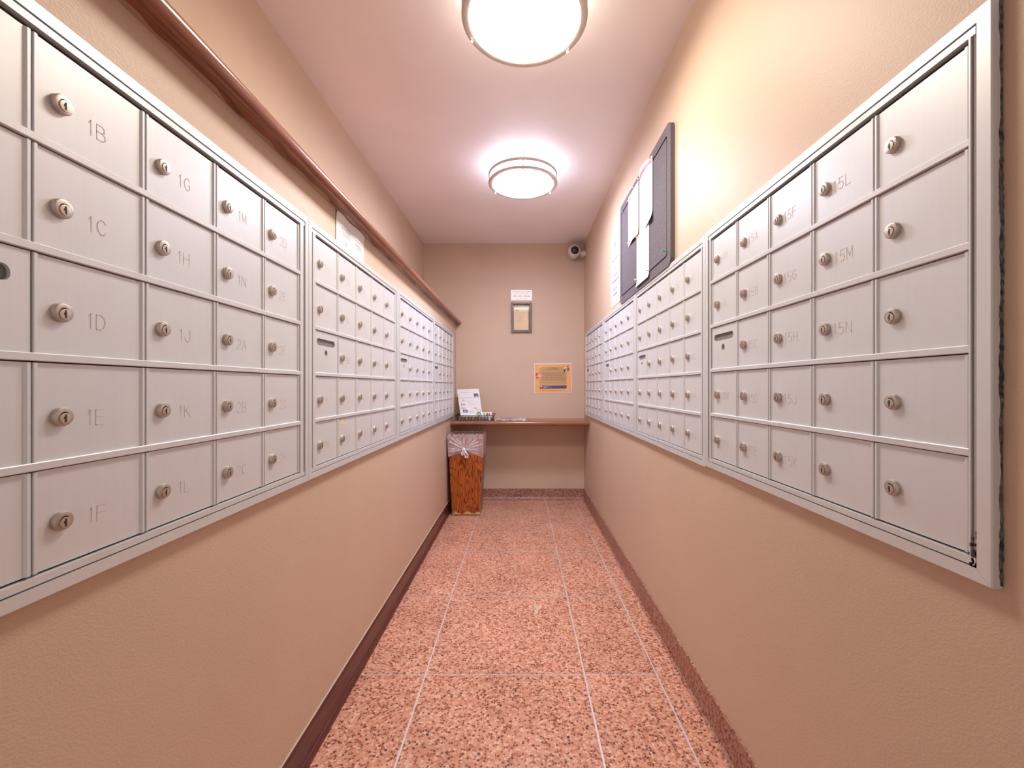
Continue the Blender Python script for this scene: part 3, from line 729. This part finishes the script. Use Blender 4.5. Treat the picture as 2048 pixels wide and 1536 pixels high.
for sgn in range(4):
    R_ = Matrix.Rotation(sgn*PI/2, 4, 'Z'); a1 = ht+0.003; b1 = ht-0.012
    P = [(-a1, -a1, bh-0.012), (a1, -a1, bh-0.012), (a1, -a1, bh+0.014), (-a1, -a1, bh+0.014), (-b1, -b1, bh-0.012), (b1, -b1, bh-0.012), (b1, -b1, bh+0.014), (-b1, -b1, bh+0.014)]
    mb.add([R_ @ Vector(p) for p in P], [(0, 1, 2, 3), (4, 7, 6, 5), (0, 4, 5, 1), (3, 2, 6, 7)])
mb.build('rim', M['bin_rim'], t)
# liner: folded over the rim, lower hem pulled up to a knot in front
kx, kz = -0.012, bh-0.105
def hw(z): return hb+(ht-hb)*max(0, min(1, (z-0.008)/(bh-0.008)))
per = []
n = 28
for s, (ax, ay, bx_, by_) in enumerate(((-1, -1, 1, -1), (1, -1, 1, 1), (1, 1, -1, 1), (-1, 1, -1, -1))):
    for k in range(n): per.append((s, k/n, ax+(bx_-ax)*k/n, ay+(by_-ay)*k/n))
rows = 12; vs = []; fs = []
for i, (s, u, ux, uy) in enumerate(per):
    if s == 0:
        x = ux*ht; hem = kz-0.02-(abs(x-kx)/0.15)*0.045
    else: hem = bh-0.165-0.012*math.sin(u*9+s)
    for j in range(-3, rows+1):
        if j < 0:      # inside fold
            z = bh+0.012+0.05*(j+0)/3.0; a_ = ht-0.016-0.003*math.sin(i*1.9)
        elif j == 0: z = bh+0.018+0.004*math.sin(i*1.7)+0.003*random.random(); a_ = ht-0.002
        else:
            v = j/rows; z = bh+0.016+(hem-bh-0.016)*v; a_ = max(hw(z), 0)+0.0045+0.0022*math.sin(i*1.3+j*0.15)+0.0012*random.random()
        vs.append((ux*a_, uy*a_, z))
R1 = rows+4; nn_ = len(per)
for i in range(nn_):
    i2 = (i+1) % nn_
    for j in range(R1-1): fs.append((i*R1+j, i2*R1+j, i2*R1+j+1, i*R1+j+1))
MB().add(vs, fs).build('liner', M['film'], t, smooth=True)
mb = MB(); ky = -hw(kz)-0.010
for k in range(26):
    an = PI*(-0.10+1.2*k/25)+random.uniform(-.07, .07)
    Lx = math.cos(an); Lz = math.sin(an)
    far = 0.15/max(abs(Lx), 0.02); far = min(far, (0.118 if Lz > 0 else 0.052)/max(abs(Lz), 0.02)); far = min(far, 0.16)*(0.72+0.3*random.random())
    far = min(far, (ht+0.002+(kx if Lx < 0 else -kx))/max(abs(Lx), 0.02))
    ex, ez = kx+Lx*far, kz+Lz*far; wv = random.uniform(0.002, 0.015); px, pz = -Lz, Lx
    ey = -hw(ez)-0.006
    mx_, mz_ = kx+Lx*far*0.62, kz+Lz*far*0.62; my_ = -hw(mz_)-0.007; m2 = wv*0.75
    mb.add([(kx, ky-0.004, kz), (mx_+px*m2, my_, mz_+pz*m2), (mx_, my_-0.005, mz_), (mx_-px*m2, my_, mz_-pz*m2), (ex+px*wv*.5, ey+.001, ez+pz*wv*.5), (ex, ey-0.001, ez), (ex-px*wv*.5, ey+.001, ez-pz*wv*.5)],
           [(0, 1, 2), (0, 2, 3), (1, 4, 5, 2), (2, 5, 6, 3)])
mb.build('gathered_folds', M['film_white'], t, smooth=True)
mb = MB()
mb.lathe([(.0005, -.018), (.011, -.013), (.017, -.003), (.015, .009), (.008, .017), (.0005, .020)], lambda a, b_, h: (kx+a+0.004*math.sin(h*300), ky-.010+b_*0.8, kz+h), 14)
mb.tube([(kx, ky-.012, kz), (kx+.016, ky-.018, kz-.018), (kx+.032, ky-.018, kz-.044), (kx+.030, ky-.016, kz-.060), (kx+.014, ky-.015, kz-.062), (kx+.004, ky-.014, kz-.040), (kx, ky-.012, kz-.008)], [.007, .011, .012, .011, .010, .009, .006], 8)
mb.tube([(kx, ky-.010, kz), (kx-.013, ky-.015, kz-.022), (kx-.016, ky-.014, kz-.040), (kx-.009, ky-.012, kz-.050)], [.008, .011, .010, .002], 8)
m_knot = film('knotted_film', 0.85, (0.86, 0.82, 0.83)); mb.build('knot', m_knot, t, smooth=True)

# ================================================================== END WALL THINGS
S = 205.6
def bw_(px, py): return ((px-1041)/S, H+(773-py)/S)
# registration plate
x0, z1 = bw_(1022, 580); x1, z0 = bw_(1064, 601); w_, h_ = x1-x0, z1-z0
t = MB().prism(rr(0, 0, w_, h_, 0.003, 2), lambda p, q_, tt: (p, tt, q_), -0.002, -0.0003).build('registration_plate', M['plate'], None, on_back(x0, z0))
tag(t, 'small pale registration plate above the framed certificate', 'sign')
text('DEPARTMENT OF BUILDINGS', 0.0148, M['ink_orange'], t, w_/2, h_*.83, -0.0026, sx=0.93)
text('CITY OF NEW YORK', 0.0148, M['ink_orange'], t, w_/2, h_*.66, -0.0026)
text('REG. NO. 430466', 0.0215, M['ink_orange'], t, w_/2, h_*.40, -0.0026, sx=0.98, bold=0.0004)
text('99-25 63rd DRIVE', 0.0145, M['ink_orange'], t, w_/2, h_*.15, -0.0026)
# framed certificate
x0, z1 = bw_(1022.5, 606); x1, z0 = bw_(1063.5, 665); w_, h_ = x1-x0, z1-z0; fb = 0.022
t = empty('certificate_frame', on_back(x0, z0)); tag(t, 'dark wood frame holding a cream certificate on the end wall', 'picture frame')
for nm, pts in (('frame_side', [(0, 0), (fb, 0), (fb, h_), (0, h_)]), ('frame_side', [(w_-fb, 0), (w_, 0), (w_, h_), (w_-fb, h_)]), ('frame_bottom', [(fb, 0), (w_-fb, 0), (w_-fb, fb*.95), (fb, fb*.95)]), ('frame_top', [(fb, h_-fb*.85), (w_-fb, h_-fb*.85), (w_-fb, h_-.004), (fb, h_-.004)])):
    MB().prism(pts, lambda p, q_, tt: (p, tt, q_), -0.026, -0.0005).build(nm, M['dark_wood'], t)
MB().box(fb, -0.006, fb*.95, w_-fb, -0.0008, h_-fb*.85).build('backing', M['dark_wood'], t)
c_t = MB().box(0.025, -0.0075, 0.024, w_-0.031, -0.0062, h_-0.046).build('certificate', M['cream'], t)
rl = []
for k in range(13): rl.append((0.040, h_-0.094-0.0085*k, 0.040+(w_-.09)*random.uniform(.45, 1), h_-0.092-0.0085*k))
bars(rl, M['ink_brown'], c_t, -0.0079); bars([(0.047, h_-.077, .070, h_-.070)], M['ink_dark'], c_t, -0.0079)
bars([(0.042+0.017*k, 0.045, 0.0425+0.017*k, 0.095) for k in range(7)], M['ink_brown'], c_t, -0.0079)
MB().box(fb, -0.0105, fb*.95, w_-fb, -0.0095, h_-fb*.85).build('glass_pane', M['pane'], t)
# couriers poster
x0, z0 = bw_(1069, 786); w_, h_ = 0.362, 0.287
t = sheet('courier_poster', 0, 0, w_, h_, M['laminate'], lambda x, z: -0.0012, 8, 8, parent=None, loc=on_back(x0, z0, 0.0004), rot=(0, math.radians(-0.6), 0))
tag(t, 'orange COURIERS notice poster on the end wall', 'poster')
def Q(px, py): return ((px-165)/1425*w_, (1360-py)/1135*h_)
def Qr(a, b_, c_, d_): (xa, za), (xb, zb) = Q(a, b_), Q(c_, d_); return [(xa, zb), (xb, zb), (xb, za), (xa, za)]
poly(Qr(190, 262, 1562, 1338), M['orange'], t, -0.0022, 'orange_panel'); poly(Qr(365, 365, 1395, 1045), M['tan'], t, -0.0024, 'kraft_panel'); poly(Qr(368, 1080, 1398, 1200), M['navy'], t, -0.0024, 'navy_band')
def qt(s, px, py, size, m_, sx=1.0): x, z = Q(px, py); text(s, size, m_, t, x, z, -0.0028, sx=sx)
qt('COURIERS', 862, 430, 0.0265, M['ink_dark'], 0.93)
for k, s in enumerate(('PLEASE DELIVER THE PACKAGES TO', 'THE FRONT DOOR OF THE', 'APARTMENTS. DO NOT LEAVE THEM AT', 'THE LOBBY OR IN THE MAIL ROOM.')):
    qt(s, 880, 625+77*k, 0.0168, M['ink_dark'], (0.80, 0.82, 0.76, 0.80)[k])
xa, za = Q(400, 1000); xb, zb = Q(1360, 985); bars([(xa, za, xb, zb)], M['ink_brown'], t, -0.0028)
xa, za = Q(440, 1280); xb, zb = Q(1280, 1262); bars([(xa, za, xb, zb)], M['ink_orange'], t, -0.0028)
rl = []
for a_, b_, l_ in ((500, 1112, 710), (500, 1138, 820), (500, 1164, 610)):
    xa, za = Q(a_, b_+8); xb, zb = Q(l_, b_-5); rl.append((xa, za, xb, zb))
bars(rl, M['ink'], t, -0.0028)
cxx, czz = Q(420, 1118); poly(circ(cxx, czz, 0.0075), M['paper'], t, -0.0028, 'logo'); cxx, czz = Q(452, 1150); poly(circ(cxx, czz, 0.0055), M['red'], t, -0.003, 'logo')
for (a_, b_, c_, d_, cn) in ((245, 505, 300, 590, 'pink'), (215, 590, 325, 720, 'red'), (232, 740, 325, 805, 'red'), (270, 650, 425, 755, 'pink'), (1285, 335, 1312, 372, 'ink_dark'), (1285, 375, 1345, 445, 'paper2'), (1288, 450, 1345, 580, 'navy'), (1400, 262, 1440, 305, 'pink'), (1425, 305, 1478, 385, 'red'), (1340, 372, 1400, 412, 'pink'),
                         (1425, 395, 1462, 530, 'ink_dark'), (1462, 400, 1500, 515, 'ink_dark'), (280, 330, 355, 445, 'yellow'), (365, 300, 440, 400, 'yellow'), (1360, 1180, 1530, 1310, 'pink'), (1400, 1150, 1490, 1180, 'pink')):
    (xa, za), (xb, zb) = Q(a_, b_), Q(c_, d_); poly(rr(min(xa, xb), min(za, zb), max(xa, xb), max(za, zb), min(abs(xa-xb), abs(za-zb))*.3, 3), M[cn], t, -0.0026-0.00002*(a_ % 13))
# security camera
cxw, czw = 0.509, H+1.277
t = empty('security_camera', (XR, 4.09, czw)); tag(t, 'ivory dome security camera high in the right corner', 'security camera')
f = lambda a, b_, h: (cxw-XR+a, h-4.09, czw-czw+b_)
MB().lathe([(.001, 4.165), (.046, 4.165), (.054, 4.155), (.0575, 4.135), (.0585, 4.075)], f, 36).build('housing', M['cam_white'], t, smooth=True)
MB().lathe([(.0585, 4.075), (.0605, 4.072), (.0605, 4.046), (.057, 4.036), (.048, 4.030), (.0385, 4.027), (.036, 4.032)], f, 36).build('front_ring', M['cam_white'], t, smooth=True)
MB().lathe([(.0385, 4.029), (.035, 4.016), (.027, 4.006), (.014, 4.0005), (.001, 3.999)], f, 28).build('dome', M['dome'], t, smooth=True)
for an in (math.radians(-88), math.radians(28), math.radians(155)):
    MB().lathe([(.0035, 4.033), (.0035, 4.0295), (.0005, 4.029)], lambda a, b_, h: f(a+.049*math.cos(an), b_+.049*math.sin(an), h), 10).build('screw', M['black'], t)
MB().prism(rr(-.0505, -.045, -.0005, -.004, .012, 4), lambda p, q_, tt: (p, tt, q_), 4.045-4.09, 4.11-4.09).build('wall_bracket', M['cam_white'], t, smooth=True)

# ================================================================== RIGHT WALL BOARD
BYf, BYn, BZ0, BZ1 = 2.593, 1.720, H+0.490, H+1.072
Wb, Hb = BYf-BYn, BZ1-BZ0; D = 0.018
t = empty('bulletin_board', on_right(BYf, BZ0), RIGHT); tag(t, 'charcoal bulletin board with pinned papers on the right wall', 'bulletin board')
inn = rr(0.042, 0.042, Wb-0.042, Hb-0.042, 0.010, 3)
plate_hole(rr(0, 0, Wb, Hb, 0.035, 6), [inn], -D, -0.0005, -D+0.006).build('border', M['board'], t)
MB().box(0.03, -D+0.007, 0.03, Wb-0.03, -0.001, Hb-0.03).build('groove', M['recess'], t)
MB().prism(rr(0.050, 0.050, Wb-0.050, Hb-0.050, 0.008, 3), lambda p, q_, tt: (p, tt, q_), -D+0.0005, -D+0.007).build('felt_panel', M['board'], t)
def board(px, py, d=D):    # pixel on the board face -> (u, z) board coordinates
    y = 860*(XR-d)/(px-1041); z = H-(py-773)/860*y
    return BYf-y, z-BZ0
def pinned(name, u0, z0, w_, h_, bend, m_, label, lift=0.0008):
    o = sheet(name, 0, 0, w_, h_, m_, bend, 14, 16, loc=on_right(BYf-u0, BZ0+z0, D+lift), rot=(0, 0, RIGHT)); return tag(o, label, 'paper')
b1 = lambda x, z: -0.0012-0.010*max(0, (0.06-z)/0.06)**2*max(0, 1-abs(x-0.13)/0.1)
p1 = pinned('pinned_paper', 0.208, 0.283, 0.206, 0.272, b1, M['paper'], 'white typed sheet pinned left on the bulletin board')
rl = [(0.02, 0.245-0.0105*k, 0.02+0.17*random.uniform(.5, 1), 0.2468-0.0105*k) for k in range(21) if k != 3]
bars(rl, M['ink'], p1, -0.0010, b1); bars([(0.02, 0.248, 0.055, 0.256)], M['ink_dark'], p1, -0.0010, b1)
b2 = lambda x, z: -0.0012-0.022*max(0, (z-0.19)/0.10)**2*math.sin(PI*min(1, max(0, x/0.216)))-0.012*max(0, (0.05-z)/0.05)**2*max(0, (x-.09)/.12)
p2 = pinned('pinned_paper', 0.430, 0.268, 0.216, 0.290, b2, M['paper'], 'white sheet with a red stripe on top, curling off the bulletin board', 0.0009)
bars([(0.012, 0.263, 0.205, 0.276)], M['red'], p2, -0.0010, b2, 'red_stripe', 14)
bars([(0.02, 0.245-0.0115*k, 0.02+0.175*random.uniform(.5, 1), 0.2464-0.0115*k) for k in range(18)], M['ink'], p2, -0.0010, b2)
b3 = lambda x, z: -0.0010-0.004*math.sin(PI*z/0.26)*math.sin(PI*x/0.215)-0.006*max(0, (0.03-z)/0.03)**2
p3 = pinned('pinned_paper', 0.378, 0.020, 0.215, 0.258, b3, M['paper2'], 'lower white sheet hanging over the bottom edge of the bulletin board', 0.0006)
bars([(0.025, 0.225-0.010*k, 0.025+random.uniform(.06, .10), 0.2268-0.010*k) for k in range(11)] + [(0.03, 0.095, 0.17, 0.097), (0.03, 0.083, 0.12, 0.085)], M['ink'], p3, -0.0010, b3)
PIN = MB().lathe([(.0005, .0), (.0007, -.004), (.0045, -.0045), (.0045, -.0062), (.0026, -.0075), (.0024, -.0135), (.0042, -.0155), (.0042, -.0175), (.0004, -.018)], lambda a, b_, h: (a, h, b_), 12)
for px, py, col, label in ((1301, 316, 'white_plastic', 'clear push pin at the top of the red-striped sheet'), (1278, 358, 'white_plastic', 'clear push pin between the tops of the two upper sheets'),
                           (1267, 375, 'white_plastic', 'clear push pin at top middle of the left typed sheet'), (1257, 402, 'white_plastic', 'clear push pin at top left corner of the left typed sheet'),
                           (1243, 424, 'white_plastic', 'lone clear push pin at far upper corner of the board'), (1257, 486, 'white_plastic', 'clear push pin at the lower left corner of the left typed sheet'),
                           (1294, 443, 'white_plastic', 'clear push pin at the top of the lower sheet'), (1296, 541, 'white_plastic', 'clear push pin at lower right of the bottom sheet'),
                           (1272, 559, 'white_plastic', 'clear push pin at lower left of the bottom sheet'), (1275, 474.5, 'yellow_plastic', 'yellow push pin where the sheets meet'),
                           (1328.5, 501.7, 'green', 'green push pin near the lower near corner of the board')):
    u, z = board(px, py, D+0.010)
    o = PIN.build('push_pin', M[col], None, on_right(BYf-u, BZ0+z, D+0.0004), (0, 0, RIGHT), smooth=True); tag(o, label, 'push pin', 'push pins on the bulletin board')
# laminated notice beyond the board
w_, h_ = 0.279, 0.452
t = MB().prism(rr(0, 0, w_, h_, 0.016, 4), lambda p, q_, tt: (p, tt, q_), -0.0016, -0.0006).build('laminated_notice', M['laminate'], None, on_right(2.938, H+0.530), (0, 0, RIGHT))
tag(t, 'tall laminated notice partly hidden behind the bulletin board', 'sign')
bars([(0.015, 0.030, w_-0.015, 0.0315), (0.015, h_-0.022, w_-0.015, h_-0.0205), (0.015, 0.030, 0.0162, h_-0.0205)], M['ink_purple'], t, -0.0020, name='border_line')
poly([(.118, .375), (.150, .375), (.158, .395), (.146, .420), (.134, .435), (.124, .415), (.110, .395)], M['ink_purple'], t, -0.002, 'logo'); bars([(.085, .352, .185, .358), (.10, .338, .17, .342)], M['ink_purple'], t, -0.002)
for k, (s, z) in enumerate((('PACKAGE ROOM IS', 0.300), ('LOCATED AT', 0.243), ('99-25 63RD ROAD', 0.196), ('PLEASE CALL', 0.108))):
    text(s, 0.021, M['ink_dark'], t, w_/2, z, -0.002, sx=(0.95, 1.0, 0.98, 1.0)[k])
for z, x, xe in ((0.160, 0.040, 0.240), (0.072, 0.075, 0.205)):     # lines too blurred to read
    rl = []
    while x < xe: wd_ = random.uniform(.004, .010); rl.append((x, z-.007, x+wd_, z+.007)); x += wd_+random.uniform(.0025, .006)
    bars(rl, M['ink_purple'], t, -0.002)
for z in (0.052, h_-0.048): poly(circ(w_/2, z, 0.002, 8), M['ink_dark'], t, -0.002, 'dot')
t = sheet('paper_notice', 0, 0, 0.20, 0.10, M['paper2'], lambda x, z: -0.0004, 2, 2, loc=on_right(2.905, H+0.965, 0.0), rot=(0, 0, RIGHT)); tag(t, 'short white paper strip above the laminated notice', 'paper')
bars([(0.02, 0.055+0.011*k, 0.16, 0.0565+0.011*k) for k in range(3)], M['ink'], t, -0.0012)
# ================================================================== LEFT WALL PAPER under the ledge
bl = lambda x, z: -0.0015-0.004*max(0, (z-0.085)/0.04)**2-0.003*math.sin(x*40)*(z/0.12)
t = sheet('paper_notice', 0, 0, 0.262, 0.1245, M['paper'], bl, 16, 12, loc=on_left(1.457, H+0.4735, 0.0002), rot=(0, 0, LEFT)); tag(t, 'white paper notice tucked under the ledge above the left mailboxes', 'paper')
bars([(0.035, 0.080, 0.125, 0.084), (0.045, 0.070, 0.125, 0.073), (0.05, 0.060, 0.125, 0.066)], M['ink'], t, -0.0012, bl)
bars([(0.165, 0.078, 0.25, 0.080), (0.17, 0.060, 0.235, 0.068), (0.172, 0.052, 0.235, 0.055)], M['ink'], t, -0.0012, bl)
bars([(0.075+0.006*(k % 3), 0.020+0.008*(k//3), 0.079+0.006*(k % 3), 0.026+0.008*(k//3)) for k in range(9)], M['ink'], t, -0.0012, bl, 'printed_emblem', 1)
# small paper label on one lower door of the second left bank is part of that door
bpy.context.view_layer.update()
for ob in COL.objects:
    if ob.name.startswith('mailbox_unit') and ob.get('label', '') == LBL[1]:
        doors = [d for d in ob.children if d.name.startswith('door')]
        doors.sort(key=lambda d: (round(d.location.x, 3), -d.location.z))
        d = [d for d in doors if abs(d.location.x-doors[5].location.x) < 0.01][-1]
        MB().box(0.018, YD-0.0004, DH-0.022, 0.052, YD-0.0001, DH-0.006).build('paper_label', M['cream'], d)
        d = [d for d in doors if abs(d.location.x-doors[-1].location.x) < 0.01][-1]
        MB().box(0.045, YD-0.0004, 0.030, 0.09, YD-0.0001, 0.042).build('paper_label', M['paper2'], d)
